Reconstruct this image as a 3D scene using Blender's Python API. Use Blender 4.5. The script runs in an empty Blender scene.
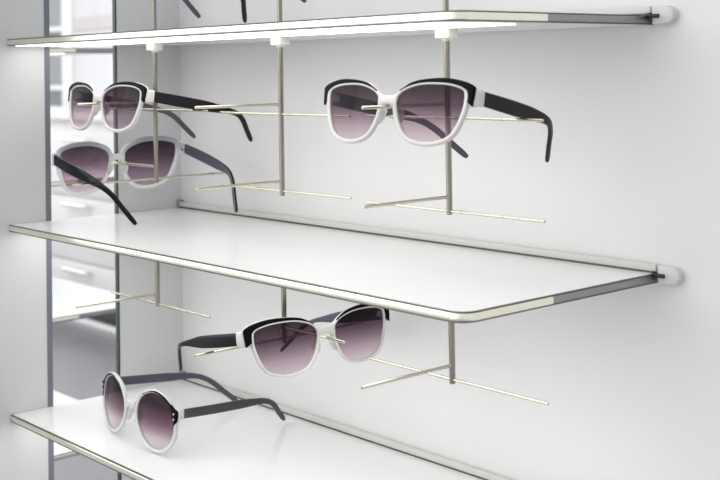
import bpy, math, random
from mathutils import Vector, Matrix, Euler
random.seed(4)
C = bpy.context.scene.collection
sc = bpy.context.scene

# ------------------------------------------------------------------ helpers
def mesh(name, V, F, mats, parent=None, smooth=True, fm=None, loc=(0, 0, 0), sharp=35):
    me = bpy.data.meshes.new(name)
    me.from_pydata([tuple(v) for v in V], [], F)
    if not isinstance(mats, (list, tuple)):
        mats = [mats]
    for m in mats:
        me.materials.append(m)
    if fm:
        for p, i in zip(me.polygons, fm):
            p.material_index = i
    import bmesh
    bm = bmesh.new(); bm.from_mesh(me)
    bmesh.ops.recalc_face_normals(bm, faces=bm.faces)
    for f in bm.faces:
        f.smooth = smooth
    if smooth:
        for e in bm.edges:
            if len(e.link_faces) == 2 and e.calc_face_angle(0) > math.radians(sharp):
                e.smooth = False
    bm.to_mesh(me); bm.free()
    o = bpy.data.objects.new(name, me)
    C.objects.link(o)
    o.location = loc
    if parent is not None:
        o.parent = parent
    return o

def thing(name, label, cat, loc=(0, 0, 0), rot=None, group=None):
    o = bpy.data.objects.new(name, None)
    o.empty_display_size = .01
    C.objects.link(o)
    o.location = loc
    if rot is not None:
        o.rotation_mode = 'QUATERNION'
        o.rotation_quaternion = rot.to_quaternion()
    o['label'] = label; o['category'] = cat
    if group: o['group'] = group
    return o

def struct(o):
    o['kind'] = 'structure'
    return o

class MB:
    def __init__(s): s.V = []; s.F = []; s.M = []
    def add(s, V, F, m=0):
        b = len(s.V); s.V += [Vector(v) for v in V]
        for f in F:
            s.F.append([i + b for i in f]); s.M.append(m)
    def box(s, lo, hi, bev=0.0, m=0):
        (x0, y0, z0), (x1, y1, z1) = lo, hi
        if bev <= 0:
            V = [(x, y, z) for x in (x0, x1) for y in (y0, y1) for z in (z0, z1)]
            s.add(V, [(0, 1, 3, 2), (4, 6, 7, 5), (0, 4, 5, 1), (2, 3, 7, 6), (0, 2, 6, 4), (1, 5, 7, 3)], m)
        else:
            import bmesh
            bm = bmesh.new()
            bmesh.ops.create_cube(bm, size=1)
            for v in bm.verts:
                v.co = Vector((x0 + (v.co.x + .5) * (x1 - x0), y0 + (v.co.y + .5) * (y1 - y0), z0 + (v.co.z + .5) * (z1 - z0)))
            bmesh.ops.bevel(bm, geom=bm.edges[:], offset=bev, segments=3, affect='EDGES', profile=.5)
            bm.verts.index_update()
            s.add([v.co.copy() for v in bm.verts], [[v.index for v in f.verts] for f in bm.faces], m)
            bm.free()
    def sweep(s, P, U, W, hu, hw, n=16, e=4.0, closed=False, mfun=None, shift=None):
        """super-elliptic section swept along P; U,W section axes, hu,hw half sizes"""
        k = len(P); V = []
        for i in range(k):
            for j in range(n):
                a = 2 * math.pi * (j + .5) / n
                ca, sa = math.cos(a), math.sin(a)
                x = math.copysign(abs(ca) ** (2 / e), ca); y = math.copysign(abs(sa) ** (2 / e), sa)
                V.append(P[i] + U[i] * (hu[i] * x) + W[i] * (hw[i] * y))
        F = []; mm = []
        for i in range(k if closed else k - 1):
            a = i * n; b = ((i + 1) % k) * n
            for j in range(n):
                j2 = (j + 1) % n
                F.append((a + j, a + j2, b + j2, b + j))
                mm.append(mfun(i, 2 * math.pi * (j + 1) / n) if mfun else 0)
        if not closed:
            F.append(tuple(range(n))); mm.append(mfun(0, 0) if mfun else 0)
            F.append(tuple((k - 1) * n + j for j in range(n))); mm.append(mfun(k - 1, 0) if mfun else 0)
        b = len(s.V); s.V += V
        for f, m in zip(F, mm):
            s.F.append([i + b for i in f]); s.M.append(m)
    def rod(s, a, b, r, n=20, bev=.25):
        a = Vector(a); b = Vector(b); d = (b - a); L = d.length; d.normalize()
        u = d.orthogonal().normalized(); w = d.cross(u)
        q = min(bev * r, L * .3)
        P = [a, a + d * q, b - d * q, b]; R_ = [r - q, r, r, r - q]
        s.sweep(P, [u] * 4, [w] * 4, R_, R_, n=n, e=2.0)
    def ball(s, c, rx, ry, rz, rot=None, nu=16, nv=10):
        V = []; F = []
        for i in range(nv + 1):
            t = math.pi * i / nv
            for j in range(nu):
                a = 2 * math.pi * j / nu
                p = Vector((rx * math.sin(t) * math.cos(a), ry * math.sin(t) * math.sin(a), rz * math.cos(t)))
                if rot: p = rot @ p
                V.append(Vector(c) + p)
        for i in range(nv):
            for j in range(nu):
                F.append((i * nu + j, i * nu + (j + 1) % nu, (i + 1) * nu + (j + 1) % nu, (i + 1) * nu + j))
        s.add(V, F)
    def build(s, name, mats, parent=None, smooth=True, scale=1.0, sharp=35):
        V = [v * scale for v in s.V] if scale != 1.0 else s.V
        return mesh(name, V, s.F, mats, parent, smooth, s.M, sharp=sharp)

def catmull(pts, n=10, closed=True):
    N = len(pts); out = []
    D = len(pts[0])
    rng = range(N) if closed else range(N - 1)
    for i in rng:
        if closed:
            a, b, c, d = pts[i - 1], pts[i], pts[(i + 1) % N], pts[(i + 2) % N]
        else:
            a, b, c, d = pts[max(i - 1, 0)], pts[i], pts[i + 1], pts[min(i + 2, N - 1)]
        for q in range(n):
            t = q / n
            out.append([.5 * (2 * b[k] + (c[k] - a[k]) * t + (2 * a[k] - 5 * b[k] + 4 * c[k] - d[k]) * t * t + (3 * b[k] - a[k] - 3 * c[k] + d[k]) * t ** 3) for k in range(D)])
    if not closed: out.append(list(pts[-1]))
    return out

# ------------------------------------------------------------------ materials
def pmat(name, col, rough=.5, metal=0.0, spec=.5, coat=0.0, noise=0.0, nscale=(40, 40, 40), bump=0.0, sss=0.0, trans=0.0):
    m = bpy.data.materials.new(name); m.use_nodes = True
    nt = m.node_tree; b = nt.nodes['Principled BSDF']
    b.inputs['Base Color'].default_value = (*col, 1)
    b.inputs['Roughness'].default_value = rough
    b.inputs['Metallic'].default_value = metal
    b.inputs['Specular IOR Level'].default_value = spec
    b.inputs['Coat Weight'].default_value = coat
    b.inputs['Coat Roughness'].default_value = .08
    b.inputs['Transmission Weight'].default_value = trans
    if sss:
        b.inputs['Subsurface Weight'].default_value = sss
        b.inputs['Subsurface Radius'].default_value = (.004, .004, .004)
        b.inputs['Subsurface Scale'].default_value = 1.0
    if noise or bump:
        tc = nt.nodes.new('ShaderNodeTexCoord'); mp = nt.nodes.new('ShaderNodeMapping')
        mp.inputs['Scale'].default_value = nscale
        nz = nt.nodes.new('ShaderNodeTexNoise'); nz.inputs['Scale'].default_value = 1; nz.inputs['Detail'].default_value = 5
        nt.links.new(tc.outputs['Object'], mp.inputs['Vector']); nt.links.new(mp.outputs['Vector'], nz.inputs['Vector'])
        if noise:
            mx = nt.nodes.new('ShaderNodeMix'); mx.data_type = 'RGBA'
            mx.inputs['A'].default_value = (*[c * (1 - noise) for c in col], 1)
            mx.inputs['B'].default_value = (*[min(1, c * (1 + noise)) for c in col], 1)
            nt.links.new(nz.outputs['Fac'], mx.inputs['Factor']); nt.links.new(mx.outputs['Result'], b.inputs['Base Color'])
        if bump:
            bp = nt.nodes.new('ShaderNodeBump'); bp.inputs['Strength'].default_value = bump; bp.inputs['Distance'].default_value = .001
            nt.links.new(nz.outputs['Fac'], bp.inputs['Height']); nt.links.new(bp.outputs['Normal'], b.inputs['Normal'])
    return m

def zramp(nt, z0, z1, stops):
    tc = nt.nodes.new('ShaderNodeTexCoord'); sp = nt.nodes.new('ShaderNodeSeparateXYZ')
    mr = nt.nodes.new('ShaderNodeMapRange'); mr.inputs['From Min'].default_value = z0; mr.inputs['From Max'].default_value = z1
    cr = nt.nodes.new('ShaderNodeValToRGB')
    nt.links.new(tc.outputs['Object'], sp.inputs[0]); nt.links.new(sp.outputs['Z'], mr.inputs['Value']); nt.links.new(mr.outputs['Result'], cr.inputs['Fac'])
    el = cr.color_ramp.elements
    while len(el) < len(stops): el.new(.5)
    for e, (p, c) in zip(el, stops):
        e.position = p; e.color = (*c, 1)
    return cr

def glassy(name, col=(1, 1, 1), grad=None, base=.008, edge=.45, rough=.015):
    """thin tinted glass: tinted transmission plus mirror reflection growing at grazing angles"""
    m = bpy.data.materials.new(name); m.use_nodes = True
    nt = m.node_tree; nt.nodes.clear()
    out = nt.nodes.new('ShaderNodeOutputMaterial'); tr = nt.nodes.new('ShaderNodeBsdfTransparent'); gl = nt.nodes.new('ShaderNodeBsdfGlossy')
    gl.inputs['Roughness'].default_value = rough; gl.inputs['Color'].default_value = (1, 1, 1, 1)
    mx = nt.nodes.new('ShaderNodeMixShader'); lw = nt.nodes.new('ShaderNodeLayerWeight'); lw.inputs['Blend'].default_value = .5
    pw = nt.nodes.new('ShaderNodeMath'); pw.operation = 'POWER'; pw.inputs[1].default_value = 4.5
    ma = nt.nodes.new('ShaderNodeMath'); ma.operation = 'MULTIPLY_ADD'; ma.inputs[1].default_value = edge; ma.inputs[2].default_value = base
    nt.links.new(lw.outputs['Facing'], pw.inputs[0]); nt.links.new(pw.outputs[0], ma.inputs[0]); nt.links.new(ma.outputs[0], mx.inputs['Fac'])
    if grad:
        cr = zramp(nt, *grad); nt.links.new(cr.outputs['Color'], tr.inputs['Color'])
    else:
        tr.inputs['Color'].default_value = (*col, 1)
    nt.links.new(tr.outputs[0], mx.inputs[1]); nt.links.new(gl.outputs[0], mx.inputs[2]); nt.links.new(mx.outputs[0], out.inputs['Surface'])
    return m

sq = lambda c: tuple(math.sqrt(x) for x in c)
M = {}
M['wall'] = pmat('wall_paint', (.735, .736, .738), .55, noise=.012, nscale=(9, 9, 9))
M['side'] = pmat('side_panel', (.655, .662, .67), .42, noise=.03, nscale=(400, 400, 3))
M['shelf'] = pmat('shelf_white', (.85, .85, .85), .2, spec=.4)
def led():
    m = pmat('led_diffuser', (.8, .8, .78), .5)
    b = m.node_tree.nodes['Principled BSDF']; b.inputs['Emission Color'].default_value = (1, .985, .94, 1); b.inputs['Emission Strength'].default_value = 2.0
    return m
M['led'] = led()
M['trim'] = pmat('shelf_edge_metal', (.95, .93, .80), .18, metal=1.0)
M['steel'] = pmat('dark_steel', (.33, .33, .335), .3, metal=1.0)  # shelf edge metal darkened to paint in its dim reflection
M['lip'] = pmat('edge_lip_grey', (.10, .10, .09), .35, metal=.6)
M['rail'] = pmat('rail_white', (.60, .60, .575), .35)
M['gasket'] = pmat('black_rubber', (.012, .012, .012), .5)
M['capgrey'] = pmat('cap_grey', (.30, .30, .31), .4)
M['nickel'] = pmat('brushed_nickel', (.30, .275, .235), .18, metal=1.0, noise=.12, nscale=(900, 900, 30))
M['pin'] = pmat('polished_pin', (.62, .58, .475), .2, metal=1.0)
M['clip'] = pmat('clip_cream', (.80, .79, .72), .35)
M['acetate'] = pmat('white_acetate', (.64, .63, .605), .2, coat=.2, sss=.15)
M['clear'] = pmat('frosted_acetate', (.74, .75, .75), .2, coat=.2, sss=.2, trans=.25)
M['black'] = pmat('black_acetate', (.003, .003, .004), .2, spec=.06)
M['satin'] = pmat('satin_black', (.016, .0145, .017), .42, spec=.14)
M['slate'] = pmat('slate_blue', (.06, .068, .095), .35)
M['gloss'] = pmat('gloss_black', (.004, .004, .006), .1, spec=.14)
M['silver'] = pmat('silver_rivet', (.85, .85, .83), .2, metal=1.0)
M['charcoal'] = pmat('charcoal_acetate', (.038, .036, .042), .3)
def gradfront():
    m = pmat('grey_to_clear_acetate', (.8, .8, .8), .16, coat=.5, sss=.1, trans=.12)
    nt = m.node_tree
    cr = zramp(nt, -.022, .024, [(0, (.84, .85, .84)), (.62, (.80, .81, .82)), (.84, (.42, .45, .50)), (1, (.20, .22, .27))])
    nt.links.new(cr.outputs['Color'], nt.nodes['Principled BSDF'].inputs['Base Color'])
    return m
M['gradfront'] = gradfront()
M['lens'] = glassy('tinted_lens', grad=(-.021, .020, [(0, sq((.86, .77, .81))), (.28, sq((.58, .45, .52))), (.62, sq((.15, .095, .125))), (1, sq((.035, .024, .032)))]))
M['lens_violet'] = glassy('violet_lens', grad=(-.021, .020, [(0, sq((.70, .60, .68))), (.3, sq((.45, .33, .42))), (.62, sq((.17, .105, .145))), (1, sq((.05, .035, .047)))]))
M['lens_round'] = glassy('round_lens', grad=(-.022, .024, [(0, sq((.82, .76, .78))), (.2, sq((.70, .60, .66))), (.45, sq((.26, .15, .20))), (.75, sq((.06, .035, .05))), (1, sq((.03, .02, .03)))]))
M['pane'] = glassy('clear_glass', (.985, .995, .99), base=.02, edge=.5)
M['glassedge'] = pmat('green_glass_edge', (.03, .05, .04), .25)
M['darkedge'] = pmat('dark_seal', (.17, .18, .22), .4)
M['floor'] = pmat('grey_floor', (.235, .225, .25), .28, noise=.10, nscale=(5, 5, 5))
M['cab'] = pmat('cabinet_white', (.80, .775, .78), .4)
M['cabtop'] = pmat('cabinet_shelving', (.88, .88, .88), .4)
M['kick'] = pmat('dark_kick', (.035, .033, .04), .5)
M['column'] = pmat('grey_column', (.30, .31, .34), .45)
M['lavender'] = pmat('lavender_white_panel', (.74, .73, .76), .5)
M['pinkpaper'] = pmat('pink_grey_board', (.66, .60, .60), .6)

# ------------------------------------------------------------------ dimensions (metres)
D, L = .18, .5554
ZB, ZM, ZT = -.1671, 0.0, .1644
TH = .0062
PX = [.1215, .2972, .4709]; PY = -.1035

# ------------------------------------------------------------------ setting
def setting():
    b = MB(); b.box((0, 0, -1.0), (1.35, .03, 1.3))
    struct(b.build('wall_back', M['wall'], smooth=False))
    b = MB()
    b.box((-.0035, -.25, -1.0), (0, -.1445, 1.3))
    b.box((-.0035, -.0705, -1.0), (0, .03, 1.3))
    struct(b.build('wall_left', M['side'], smooth=False))
    b = MB(); b.box((-.0045, -.1446, -1.0), (.0006, -.1395, 1.3))
    struct(b.build('trim_1', M['darkedge'], smooth=False))
    b = MB(); b.box((-.0042, -.0722, -1.0), (.0003, -.0704, 1.3))
    struct(b.build('trim_2', M['glassedge'], smooth=False))
    b = MB(); b.box((-.0032, -.1396, -1.0), (-.0006, -.0721, 1.3))
    struct(b.build('window_1', M['pane'], smooth=False))
    b = MB(); b.box((-8, -4, -1.05), (3, 4, -1.0))
    struct(b.build('floor', M['floor'], smooth=False))
    b = MB(); b.box((-8, 2.9, -1.0), (-.4, 3.0, 1.6))
    struct(b.build('wall_shop', M['cabtop'], smooth=False))
setting()

# ------------------------------------------------------------------ shelves
def shelf(z, label, x0=0.0, x1=L, y0=-D, y1=0.0, mirror=False, group=None):
    root = thing('display_shelf', label, 'shelf', (0, 0, z), group=group)
    r = .011
    path = [(x0 + .0005, y0)]
    for i in range(13):
        a = -math.pi / 2 + i / 12 * math.pi / 2
        path.append((x1 - r + r * math.cos(a), y0 + r + r * math.sin(a)))
    path.append((x1, y0 + .075)); path.append((x1, y1 - .0008))
    P = [Vector((p[0], p[1], 0)) for p in path]
    # outward normals in plan
    N = []
    for i in range(len(P)):
        t = (P[min(i + 1, len(P) - 1)] - P[max(i - 1, 0)]).normalized()
        N.append(Vector((t.y, -t.x, 0)))
    N[0] = Vector((0, -1, 0)); N[-1] = Vector((1, 0, 0))
    ins = .0016
    # panel
    pl = [p - n * ins for p, n in zip(P, N)]
    k = len(pl) + 1
    ring = [Vector((v.x, v.y, 0)) for v in pl] + [Vector((x0 + .0005, y1 - .0008, 0))]
    V = [Vector((v.x, v.y, -.0001)) for v in ring] + [Vector((v.x, v.y, -TH + .0001)) for v in ring]
    F = [tuple(range(k)), tuple(range(2 * k - 1, k - 1, -1))] + [(i, (i + 1) % k, k + (i + 1) % k, k + i) for i in range(k)]
    mesh('panel', V, F, M['shelf'], root, smooth=False)
    UP = [Vector((0, 0, 1))] * len(P)
    for nm, sl, mm in (('edge_trim', slice(0, len(P) - 1), M['trim']), ('side_trim', slice(len(P) - 2, len(P)), M['steel'])):  # rear stretch of the edge painted darker, in place of a dim reflection
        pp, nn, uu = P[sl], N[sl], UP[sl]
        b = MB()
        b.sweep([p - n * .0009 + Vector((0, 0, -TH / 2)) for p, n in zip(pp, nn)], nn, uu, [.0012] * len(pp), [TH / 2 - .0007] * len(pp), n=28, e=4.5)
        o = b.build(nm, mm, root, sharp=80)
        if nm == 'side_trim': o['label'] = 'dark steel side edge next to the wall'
    for zz in (-.0005, -TH + .0005):  # dark strips painted in for the dark reflections of a rounded edge
        b = MB()
        b.sweep([p - n * .0007 + Vector((0, 0, zz)) for p, n in zip(P, N)], N, UP, [.0010] * len(P), [.00045] * len(P), n=12, e=3)
        b.build('edge_lip', M['lip'], root, sharp=80)
    b = MB(); b.box((x0 + .008, y0 + .004, -TH - .0006), (x1 - .020, y0 + .070, -TH + .0002), .0003)
    b.build('light_strip', M['led'], root)
    return root
shelf(ZT, 'white display shelf nearly edge-on along the top, bright underside showing')
shelf(ZM, 'white display shelf in the middle, its rounded front corner fully in view')
shelf(ZB, 'lowest white display shelf, carrying the round clear-framed sunglasses')
for z, l in ((ZT, 'pale shelf behind the glass strip level with the top shelf'), (ZM, 'pale shelf behind the glass strip level with the middle shelf'),
             (ZB, 'white shelf behind the glass strip in front of white drawers, below the middle shelf'), (ZB * 2, 'white shelf behind the glass strip, below the lowest display shelf')):
    shelf(z, l, -.95, -.358, .003, .187, group=None)
b = MB(); b.box((-.975, -.02, -1.0), (-.95, .21, 1.0), .002)
o = b.build('wall_partition', M['side'], smooth=False); struct(o)

def rail(z, label):
    root = thing('shelf_rail', label, 'shelf rail', (0, 0, z))
    b = MB(); b.box((.004, -.0052, .0012), (L + .001, 0, .0058), .0008); b.build('rail_strip', M['rail'], root)
    b = MB(); b.box((.004, -.0046, -.0002), (L - .002, 0, .0013)); b.build('rubber_seal', M['lip'], root)
    # pill shaped end cap right
    cx0, cx1, cz, hr = L + .0025, .5740, -.0002, .0058
    def cap(x0, x1, flip, mat, name):
        pts = []
        if not flip:
            pts = [(x0, cz - hr), ]
            for i in range(17):
                a = -math.pi / 2 + i / 16 * math.pi
                pts.append((x1 - hr + hr * math.cos(a), cz + hr * math.sin(a)))
            pts.append((x0, cz + hr))
        V = []; k = len(pts)
        cxm = (x0 + x1) / 2
        for dy, ins in ((0, 0), (-.0048, 0), (-.0056, .0003), (-.006, .0010)):
            for (x, zz) in pts:
                V.append((x + (cxm - x) * ins / .009, dy, zz + (cz - zz) * ins / hr))
        F = [tuple(range(k))[::-1], tuple(range(3 * k, 4 * k))]
        for q in range(3):
            for i in range(k):
                F.append((q * k + i, q * k + (i + 1) % k, (q + 1) * k + (i + 1) % k, (q + 1) * k + i))
        return mesh(name, V, F, mat, root)
    cp = cap(cx0, cx1, False, M['rail'], 'end_cap')
    b = MB(); b.box((L - .0010, -.0076, -.0020), (L + .0085, -.0056, .0006), .0007)
    b.build('rubber_plug', M['gasket'], root)
    b = MB(); b.box((.0005, -.006, .0002), (.0042, 0, .0072), .0006); b.build('end_stop', M['capgrey'], root)
rail(ZT, 'white wall rail with rounded end cap holding the top shelf')
rail(ZM, 'white wall rail with rounded end cap along the back of the middle shelf')
rail(ZB, 'white wall rail along the back of the lowest shelf')

# ------------------------------------------------------------------ holders
PR, QR, BR = .00195, .0011, .00095
def holder(x, ztop, zbot, pegs, bars, label, group=None, clip=True, rotd=0):
    """pegs: (z, dx, dy) ; bars: (z, ux, uy) unit direction"""
    root = thing('eyewear_holder', label, 'eyewear holder', (x, PY, zbot), group=group)
    b = MB(); b.rod((0, 0, 0), (0, 0, ztop - zbot - (.002 if clip else 0)), PR); b.build('pole', M['nickel'], root)
    if clip:
        b = MB(); h = ztop - zbot
        b.box((-.0062, -.0048, h - .0068), (.0062, .0048, h - .0001), .0010)
        b.rod((0, 0, h - .0082), (0, 0, h - .006), .0031)
        b.build('shelf_clip', M['clip'], root)
    for z, dx, dy in pegs:
        d = Vector((dx, dy, 0)); u = d.normalized()
        b = MB(); b.rod(u * .0008 + Vector((0, 0, z - zbot)), d + Vector((0, 0, z - zbot)), QR, n=14, bev=.35)
        b.rod(u * .030 + Vector((0, 0, z - zbot)), u * .0315 + Vector((0, 0, z - zbot)), QR * 1.12, n=14)
        b.build('nose_peg', M['pin'], root)
    for z, ux, uy in bars:
        u = Vector((ux, uy, 0)); q = Vector((0, 0, z - zbot))
        b = MB(); b.rod(q - u * .0785, q + u * .0785, BR, n=14, bev=.3)
        for s_ in (-1, 1):
            b.rod(q + u * s_ * .0095, q + u * s_ * .0112, BR * 1.25, n=14)
            b.rod(q + u * s_ * .0455, q + u * s_ * .0468, BR * 1.2, n=14)
        b.build('temple_bar', M['pin'], root)
zu = ZT - TH
holder(PX[0], zu, .0385, [(.1076, 0, -.0735), (.0525, -.073, 0)], [(.1010, 1, 0), (.0424, .0, 1)], 'tall nickel holder in the left corner carrying two pairs of sunglasses')
holder(PX[1], zu, .0395, [(.1076, 0, -.0760), (.0505, 0, -.076)], [(.1002, 1, 0), (.0432, 1, 0)], 'tall nickel holder with all its pins bare, between the left and right poles')
holder(PX[2], zu, .0395, [(.1098, 0, -.0725), (.0508, 0, -.0725)], [(.1010, 1, 0), (.0418, 1, 0)], 'tall nickel holder at right, one black and white pair on its upper pins')
zu = ZM - TH
holder(PX[0], zu, -.0660, [(-.0558, 0, -.0765)], [(-.0640, 1, 0)], 'short bare nickel holder under the middle shelf in front of the left corner')
holder(PX[1], zu, -.0690, [(-.0576, .0690, 0)], [(-.0655, 0, 1)], 'short nickel holder under the middle shelf carrying a black and white pair')
holder(PX[2], zu, -.0672, [(-.0555, 0, -.0765)], [(-.0645, 1, 0)], 'short bare nickel holder under the middle shelf near its right corner')
for i, l in enumerate(('lower end of the left pole standing on the top shelf', 'lower end of the centre pole standing on the top shelf', 'lower end of the right pole standing on the top shelf')):
    dz = (.1200, .1240, 0)[i]
    holder(PX[i], .33, ZT, [(.1076 + dz, 0, -.0740)] if i < 2 else [], [(.0965 + dz, 1, 0)] if i < 2 else [], l, clip=False)

# ------------------------------------------------------------------ sunglasses
LA = [(-25, 12), (-10, 20), (10, 21.3), (24.3, 18.7), (28.2, 13.6), (26.6, -1), (18.6, -17.6), (1, -23.4), (-16, -18.8), (-24.6, -4)]
LC = [(-24, 10), (-15, 21), (2, 26), (19, 20), (27, 5), (25, -12), (14, -23), (-2, -25), (-17, -17), (-25, -3)]
WR = .0015
def smooth01(t): t = max(0, min(1, t)); return t * t * (3 - 2 * t)

def glasses(q, style, label, group=None, bz=4.2, SP=34.0, xs=1.0, HX=69.0):
    t = Vector(q[0:3]); al, be, ga = q[3:6]; s, h, tl, dz, ty, tz, i1, i2 = q[6:14]
    R = Matrix.Rotation(al, 3, 'Z') @ Matrix.Rotation(be, 3, 'X') @ Matrix.Rotation(ga, 3, 'Y')
    root = thing('sunglasses', label, 'sunglasses', t, R, group)
    S = s * .001
    base = LC if style == 'round' else LA
    loop = [(x * xs, z * h) for x, z in catmull(base, 12)]
    n = len(loop)
    cx = sum(p[0] for p in loop) / n; cz = sum(p[1] for p in loop) / n
    nor = []
    for i in range(n):
        tx = loop[(i + 1) % n][0] - loop[i - 1][0]; tz_ = loop[(i + 1) % n][1] - loop[i - 1][1]
        l = math.hypot(tx, tz_); nx, nz = -tz_ / l, tx / l
        if nx * (loop[i][0] - cx) + nz * (loop[i][1] - cz) < 0: nx, nz = -nx, -nz
        nor.append((nx, nz))
    wrap = lambda x: WR * x * x
    Y = Vector((0, 1, 0))
    wt, wb, ws = {'brow': (1.3, 2.3, 2.9), 'thin': (1.0, 1.4, 1.7), 'grad': (3.9, 2.8, 3.4), 'round': (2.9, 2.7, 3.3)}[style]
    def rimw(i):
        nx, nz = nor[i]
        if nz > 0: return ws + (wt - ws) * smooth01(nz * 1.15)
        return ws + (wb - ws) * smooth01(-nz)
    W_ = [rimw(i) for i in range(n)]
    fm = {'brow': M['acetate'], 'thin': M['acetate'], 'grad': M['gradfront'], 'round': M['clear']}[style]
    fr = MB()
    th = 1.9
    hz = 12.0 * h
    hy = wrap(HX) + 3
    for sg in (-1, 1):
        P = []; U = []
        for (x, z), (nx, nz), w in zip(loop, nor, W_):
            X = SP + x + nx * (w / 2 - .35); P.append(Vector((sg * X, wrap(X) + th, z + nz * (w / 2 - .35))))
            U.append(Vector((sg * nx, 0, nz)))
        fr.sweep(P, U, [Y] * n, [w / 2 + .35 for w in W_], [th] * n, n=16, e=3.2, closed=True)
        # end piece: runs from the rim's upper outer corner, turns back to the hinge
        x_in = HX - 6.5
        path = catmull([(x_in, wrap(x_in) + 2.4, hz - .6), (HX - 2.6, wrap(HX - 3) + 2.7, hz - .5), (HX, hy + .4, hz - .3), (HX + .5, hy + 2.4, hz - .1), (HX + .6, hy + (3.2 if style == 'round' else 5.2), hz)], 6, closed=False)
        P = [Vector((sg * a, b_, c_)) for a, b_, c_ in path]
        k = len(P); U = []; 
        for i in range(k):
            tt = (P[min(i + 1, k - 1)] - P[max(i - 1, 0)]).normalized()
            U.append(tt.cross(Vector((0, 0, 1))).normalized())
        hh = [(6.1 if style != 'round' else 4.9) - .8 * i / (k - 1) for i in range(k)]
        fr.sweep(P, U, [Vector((0, 0, 1))] * k, [1.75] * k, hh, n=16, e=4)
    # bridge
    P = []; hw = []
    for i in range(15):
        x = -8.3 + 16.6 * i / 14
        a = abs(x) / 8.3
        P.append(Vector((x, 1.9 - .4 * (1 - a * a), bz + 3.3 - 1.4 * a * a + .9 * a ** 3))); hw.append(3.0 + 2.2 * a * a)
    fr.sweep(P, [Y] * 15, [Vector((0, 0, 1))] * 15, [1.9] * 15, hw, n=16, e=3)
    # nose pads
    for sg in (-1, 1):
        b = MB(); b.ball((sg * 7.6, 5.0, -3.0 * h), 2.1, 4.0, 6.6, Euler((math.radians(-14), math.radians(sg * -16), math.radians(sg * -28))).to_matrix())
        b.build('nose_pad', M['clear'], root, scale=S)
    # lenses
    lm = {'brow': M['lens'], 'thin': M['lens'], 'grad': M['lens_violet'], 'round': M['lens_round']}[style]
    for sg in (-1, 1):
        V = []; F = []; K = 9
        for side in (0, 1):
            off = 1.2 + 1.5 * side
            V.append(Vector((sg * (SP + cx), wrap(SP + cx) + off - .9, cz)))
            for r in range(1, K + 1):
                f = r / K
                for (x, z) in loop:
                    xx = cx + (x - cx) * f * 1.008; zz = cz + (z - cz) * f * 1.008
                    V.append(Vector((sg * (SP + xx), wrap(SP + xx) + off - .9 * (1 - f * f), zz)))
            b0 = side * (1 + K * n)
            for i in range(n): F.append((b0, b0 + 1 + i, b0 + 1 + (i + 1) % n))
            for r in range(K - 1):
                for i in range(n):
                    a = b0 + 1 + r * n
                    F.append((a + i, a + (i + 1) % n, a + n + (i + 1) % n, a + n + i))
        a = 1 + (K - 1) * n; c_ = a + 1 + K * n
        for i in range(n): F.append((a + i, a + (i + 1) % n, c_ + (i + 1) % n, c_ + i))
        mesh('lens', [v * S for v in V], F, lm, root)
    # brow: black upper part
    if style != 'grad':
        E_ = HX - SP
        if style == 'round':
            anc = [(12, None, .8), (24, None, 1.3), (33, None, 1.9), (39, (28.6, 16.8 * h), 0), (43, (E_ - .4, 14.6 * h), 0), (46, (E_, 9.5 * h), 0), (51, (E_ - 2.2, 2.6 * h), 0)]
        else:
            anc = [(3, None, .4), (12, None, 1.7), (24, None, 2.8), (31, (25, 22.1 * h + 1.6), 0), (39, (E_ - .6, 18.6 * h + 1.2), 0), (45, (E_, 14.2 * h), 0), (53, (E_ - .9, 5.2 * h), 0)]
        def low(i):
            (x, z), (nx, nz), w = loop[i], nor[i], W_[i]
            st = .3 if style == 'round' else w - .35
            return x + nx * st, z + nz * st
        A2 = []
        for i, p, wd in anc:
            if p is None:
                lx, lz = low(i); p = (lx + nor[i][0] * wd, lz + nor[i][1] * wd)
            A2.append((i, p[0], p[1]))
        for sg in (-1, 1):
            P = []; U = []; hw = []
            for i in range(A2[0][0], A2[-1][0] + 1):
                for j_, ((ia, xa, za), (ib, xb, zb)) in enumerate(zip(A2, A2[1:])):
                    if ia <= i <= ib: break
                e_ = (i - ia) / (ib - ia)
                _, x_, z_ = catmull([A2[max(j_ - 1, 0)], A2[j_], A2[j_ + 1], A2[min(j_ + 2, len(A2) - 1)]], 100, closed=False)[100 + min(99, int(round(e_ * 100)))] if e_ < 1 else A2[j_ + 1]
                ux, uz = x_, z_
                lx, lz = low(i)
                d = math.hypot(ux - lx, uz - lz); dx, dz_ = (ux - lx) / d, (uz - lz) / d
                X = SP + (ux + lx) / 2; Z = (uz + lz) / 2
                P.append(Vector((sg * X, wrap(X) + .75, Z))); U.append(Vector((sg * dx, WR * 2 * X * dx, dz_))); hw.append(d / 2 + .15)
            b = MB()
            b.sweep(P, U, [Y] * len(P), hw, [1.15] * len(P), n=16, e=5)
            b.build('brow', M['black'], root, scale=S, sharp=60)
            fr.sweep([p + Vector((0, 1.75, 0)) for p in P], U, [Y] * len(P), [w_ + .1 for w_ in hw], [1.2] * len(P), n=16, e=3.2)
            if style == 'round':
                for dz2 in (2.5, -2.3):
                    b = MB(); X = HX - 3.6; Z = 9.2 * h + dz2
                    b.rod((sg * X, wrap(X) - .95, Z), (sg * X, wrap(X) + .6, Z), 1.0, n=14)
                    b.build('rivet', M['silver'], root, scale=S)
    fr.build('frame_front', fm, root, scale=S, sharp=60)
    # temples
    om, im = {'brow': (M['satin'], M['slate']), 'thin': (M['gloss'], M['slate']), 'grad': (M['gloss'], M['slate']), 'round': (M['charcoal'], M['slate'])}[style]
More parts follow.
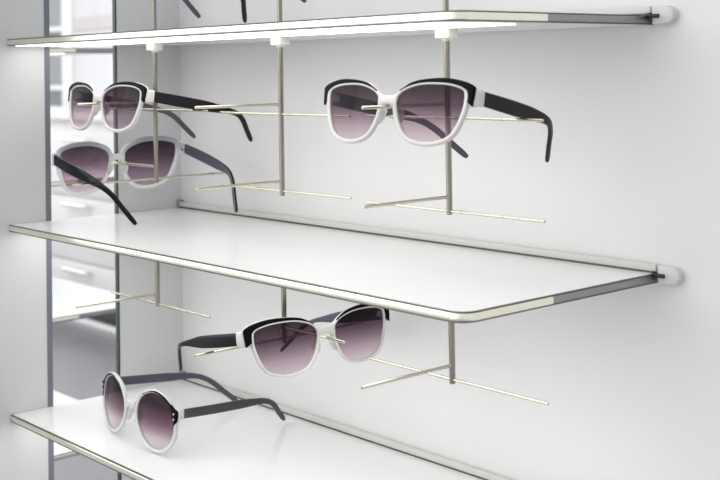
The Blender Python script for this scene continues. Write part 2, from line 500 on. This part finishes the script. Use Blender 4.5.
    for sg in (-1, 1):
        h0 = Vector((sg * (HX + .6), hy + (2.2 if style == 'round' else 4.2), hz)); bb = Vector((sg * (HX - i1), hy + tl, hz + dz)); tt = Vector((sg * (HX - i2), hy + tl + ty, hz + dz + tz))
        m1 = h0.lerp(bb, .36) + Vector((sg * 1.2, 0, .25)); m2 = h0.lerp(bb, .72) + Vector((sg * .9, 0, .6))
        m3 = bb.lerp(tt, .28) + Vector((0, ty * .10, -tz * .06)); m4 = bb.lerp(tt, .65) + Vector((0, ty * .05, -tz * .03))
        pts = catmull([tuple(p) for p in (h0, m1, m2, bb, m3, m4, tt)], 9, closed=False)
        P = [Vector(p) for p in pts]; k = len(P); U = []; W2 = []; hu = []; hw = []
        Ls = [0]
        for i in range(1, k): Ls.append(Ls[-1] + (P[i] - P[i - 1]).length)
        for i in range(k):
            tn = (P[min(i + 1, k - 1)] - P[max(i - 1, 0)]).normalized()
            side = Vector((sg, 0, 0)); side = (side - tn * side.dot(tn)).normalized()
            up = side.cross(tn).normalized()
            if up.z < 0: up = -up
            U.append(side); W2.append(up)
            f = Ls[i] / Ls[-1]
            H = 4.7 + .35 * math.sin(math.pi * min(1, f / .5)) - 2.15 * smooth01((f - .42) / .28) - .1 * smooth01((f - .7) / .2) 
            if style == 'round': H = 4.1 + .1 * math.sin(math.pi * min(1, f / .5)) - 1.5 * smooth01((f - .42) / .25)
            if style == 'thin': H *= 1 - .35 * smooth01((f - .35) / .35)
            if f > .95: H *= math.sqrt(max(.12, 1 - ((f - .95) / .05) ** 2 * .75))
            hw.append(H); hu.append(1.65 - .35 * smooth01(f / .5))
        b = MB()
        b.sweep(P, U, W2, hu, hw, n=16, e=4.2, mfun=lambda i, a: 0 if math.cos(a - math.pi / 16) > -.55 else 1)
        tp = b.build('temple', [om, im], root, scale=S, sharp=50)
        # hinge
        b = MB()
        b.box((sg * (HX - 3.0) - 1.4, hy + 1.2, hz - 2.2), (sg * (HX - 3.0) + 1.4, hy + 8.5, hz + 2.2), .4)
        b.rod((sg * (HX - 2.7), hy + 4.4, hz - 2.6), (sg * (HX - 2.7), hy + 4.4, hz + 2.6), 1.3, n=12)
        b.build('hinge', M['silver'], tp, scale=S)
    return root

Q = {
'G1': [0.4709, -0.15681, 0.10736, 0.07244, -0.16126, -0.00289, 0.90273, 0.87475, 87.9119, -4.5026, 36.82196, -25.31836, 7.53371, 31.57564],
'G2': [0.1183, -0.15759, 0.10573, 0.00398, -0.12527, -0.0018, 0.9087, 0.87846, 99.04033, -5.82566, 32.17427, -24.24223, 7.18685, 21.43603],
'G3': [0.05266, -0.1035, 0.05106, -1.59313, -0.09668, 0.01989, 0.92896, 0.99829, 83.48096, -10.17832, 38.79955, -29.78492, 1.91621, 17.59847],
'G4': [0.34711, -0.1035, -0.05908, 1.52193, -0.13903, -0.00108, 0.93177, 0.87516, 97.30494, -6.81638, 32.08156, -24.11924, 3.89468, 19.03296],
'G5': [0.1462, -0.14634, -0.14213, -0.0561, -0.0366, -0.00445, 0.87222, 0.9838, 95.43253, -3.96811, 38.65335, -27.56201, 10.1, 31.6],
}
glasses(Q['G1'], 'brow', 'white-rimmed sunglasses with black brows on the upper pins of the right pole')
glasses(Q['G2'], 'brow', 'white-rimmed sunglasses with black brows on the left pole in front of the glass strip')
glasses(Q['G3'], 'grad', 'grey-blue fading to clear sunglasses seen from behind, lower on the left pole')
glasses(Q['G4'], 'thin', 'black and white sunglasses hanging just under the middle shelf', bz=4.6)
glasses(Q['G5'], 'round', 'round clear-framed sunglasses with dark grey temples lying open on the lowest shelf', SP=39.3, xs=1.08, HX=73.4)
q = list(Q['G2']); q[0] += .010; q[2] += .1200; q[4] -= .11; q[5] += .10; q[13] += 8
glasses(q, 'brow', 'sunglasses above the top shelf, two temple tips showing at the top left')
q = list(Q['G1']); q[0] = PX[1]; q[2] += .1240; q[4] -= .06
glasses(q, 'brow', 'sunglasses above the top shelf, one temple tip showing near the centre pole')

# ------------------------------------------------------------------ shop beyond the glass strip
def cabinet():
    root = thing('drawer_cabinet', 'white drawer cabinet with bar handles standing beyond the glass strip', 'cabinet', (-3.9, 2.0, -1.0))
    b = MB(); b.box((-1.2, .0, .15), (1.2, .5, .92), .004); b.build('body', M['cab'], root)
    b = MB(); b.box((-1.2, .08, .0), (1.2, .5, .15)); b.build('toe_kick', M['kick'], root)
    b = MB(); b.box((-1.2, .01, .0), (1.2, .04, .022), .003); b.build('plinth_strip', M['cabtop'], root)
    b = MB(); b.box((-1.22, -.03, .92), (1.22, .5, .95), .004); b.build('worktop', M['cabtop'], root)
    for i in range(3):
        for z0, z1 in ((.16, .286), (.286, .577), (.577, .868)):
            xa = -1.2 + i * .8
            b = MB(); b.box((xa + .003, -.02, z0 + .003), (xa + .797, .0, z1 - .003), .003)
            d = b.build('drawer', M['cab'], root)
            b = MB(); xm = xa + .4; zh = z1 - .034
            b.rod((xm - .11, -.05, zh), (xm + .11, -.05, zh), .010, n=12)
            for s_ in (-1, 1): b.rod((xm + s_ * .09, -.05, zh), (xm + s_ * .09, -.019, zh), .007, n=10)
            b.build('handle', M['silver'], d)
cabinet()
def unit():
    root = thing('shelving_unit', 'white shelving with a grey bay, blurred beyond the glass strip above the drawers', 'shelving', (-4.9, 2.6, -1.0))
    X = lambda x: x + 4.9
    b = MB(); b.box((X(-5.115), .0, 0), (X(-3.6), .12, 2.0)); b.build('side_panel', M['lavender'], root)
    b = MB(); b.box((X(-5.235), -.01, 0), (X(-5.115), .13, 2.0)); b.build('post', M['cabtop'], root)
    b = MB(); b.box((X(-5.75), .09, 0), (X(-5.235), .12, 2.0)); b.build('back_panel', M['column'], root)
    for z, t_ in ((.385, .03), (.05, .03), (-.06, .012), (-.105, .02), (-.19, .02), (-.25, .02)):
        b = MB(); b.box((X(-5.74), -.01, 1 + z - t_ / 2), (X(-5.235), .09, 1 + z + t_ / 2), .002); b.build('board', M['cabtop'], root)
    b = MB(); b.box((X(-5.10), -.012, 1.37), (X(-3.6), -.0, 1.44)); b.build('header_band', M['pinkpaper'], root)
unit()

# ------------------------------------------------------------------ light
w = bpy.data.worlds.new('shop_light'); sc.world = w; w.use_nodes = True
nt = w.node_tree; bg = nt.nodes['Background']; bg.inputs['Strength'].default_value = 1.0
tc = nt.nodes.new('ShaderNodeTexCoord'); sp = nt.nodes.new('ShaderNodeSeparateXYZ'); nt.links.new(tc.outputs['Generated'], sp.inputs[0])
mr = nt.nodes.new('ShaderNodeMapRange'); mr.inputs['From Min'].default_value = -1; mr.inputs['From Max'].default_value = 1
cr = nt.nodes.new('ShaderNodeValToRGB'); nt.links.new(sp.outputs['X'], mr.inputs['Value']); nt.links.new(mr.outputs['Result'], cr.inputs['Fac']); nt.links.new(cr.outputs['Color'], bg.inputs['Color'])
el = cr.color_ramp.elements
el[0].position = .15; el[0].color = (1.43, 1.435, 1.44, 1); el[1].position = .85; el[1].color = (.60, .602, .607, 1)
def area(name, loc, tgt, size, power, col=(1, 1, 1), sy=None):
    l = bpy.data.lights.new(name, 'AREA'); l.energy = power; l.color = col; l.size = size
    if sy: l.shape = 'RECTANGLE'; l.size_y = sy
    o = bpy.data.objects.new(name, l); C.objects.link(o); o.location = loc
    o.rotation_euler = (Vector(tgt) - Vector(loc)).to_track_quat('-Z', 'Y').to_euler()
    return o
area('ceiling_light', (-.5, -1.7, .7), (.22, 0, 0), 1.5, 5.0, sy=1.0)  # added front fill facing the shelves, not hung from a ceiling
area('ceiling_light', (-3.6, .8, 1.5), (-3.9, 2.0, -.8), 1.5, 13)  # lamp at ceiling height over the shop beyond the glass

# ------------------------------------------------------------------ camera
yaw, pitch, roll, f, py = 0.850049955, 0.0224800189, -0.0159727730, 1209.64963, 41.2141826
loc = Vector((1.01347558, -0.653453558, 0.133328108))
cy, sy = math.cos(yaw), math.sin(yaw)
fw = Vector((-sy * math.cos(pitch), cy * math.cos(pitch), math.sin(pitch)))
r = Vector((cy, sy, 0)); u = r.cross(fw)
cr_, sr_ = math.cos(roll), math.sin(roll)
r2 = r * cr_ + u * sr_; u2 = -r * sr_ + u * cr_
cd = bpy.data.cameras.new('camera'); cam = bpy.data.objects.new('camera', cd); C.objects.link(cam)
mt = Matrix((r2, u2, -fw)).transposed().to_4x4(); mt.translation = loc
cam.matrix_world = mt
cd.sensor_width = 36; cd.lens = f / 720 * 36; cd.shift_y = (py - 240) / 720; cd.clip_start = .02; cd.clip_end = 50
cd.dof.use_dof = True; cd.dof.focus_distance = .86; cd.dof.aperture_fstop = 15
sc.camera = cam
sc.view_settings.view_transform = 'Standard'; sc.view_settings.look = 'None'; sc.view_settings.gamma = 1
sc.view_settings.use_curve_mapping = False; sc.view_settings.exposure = 0.34
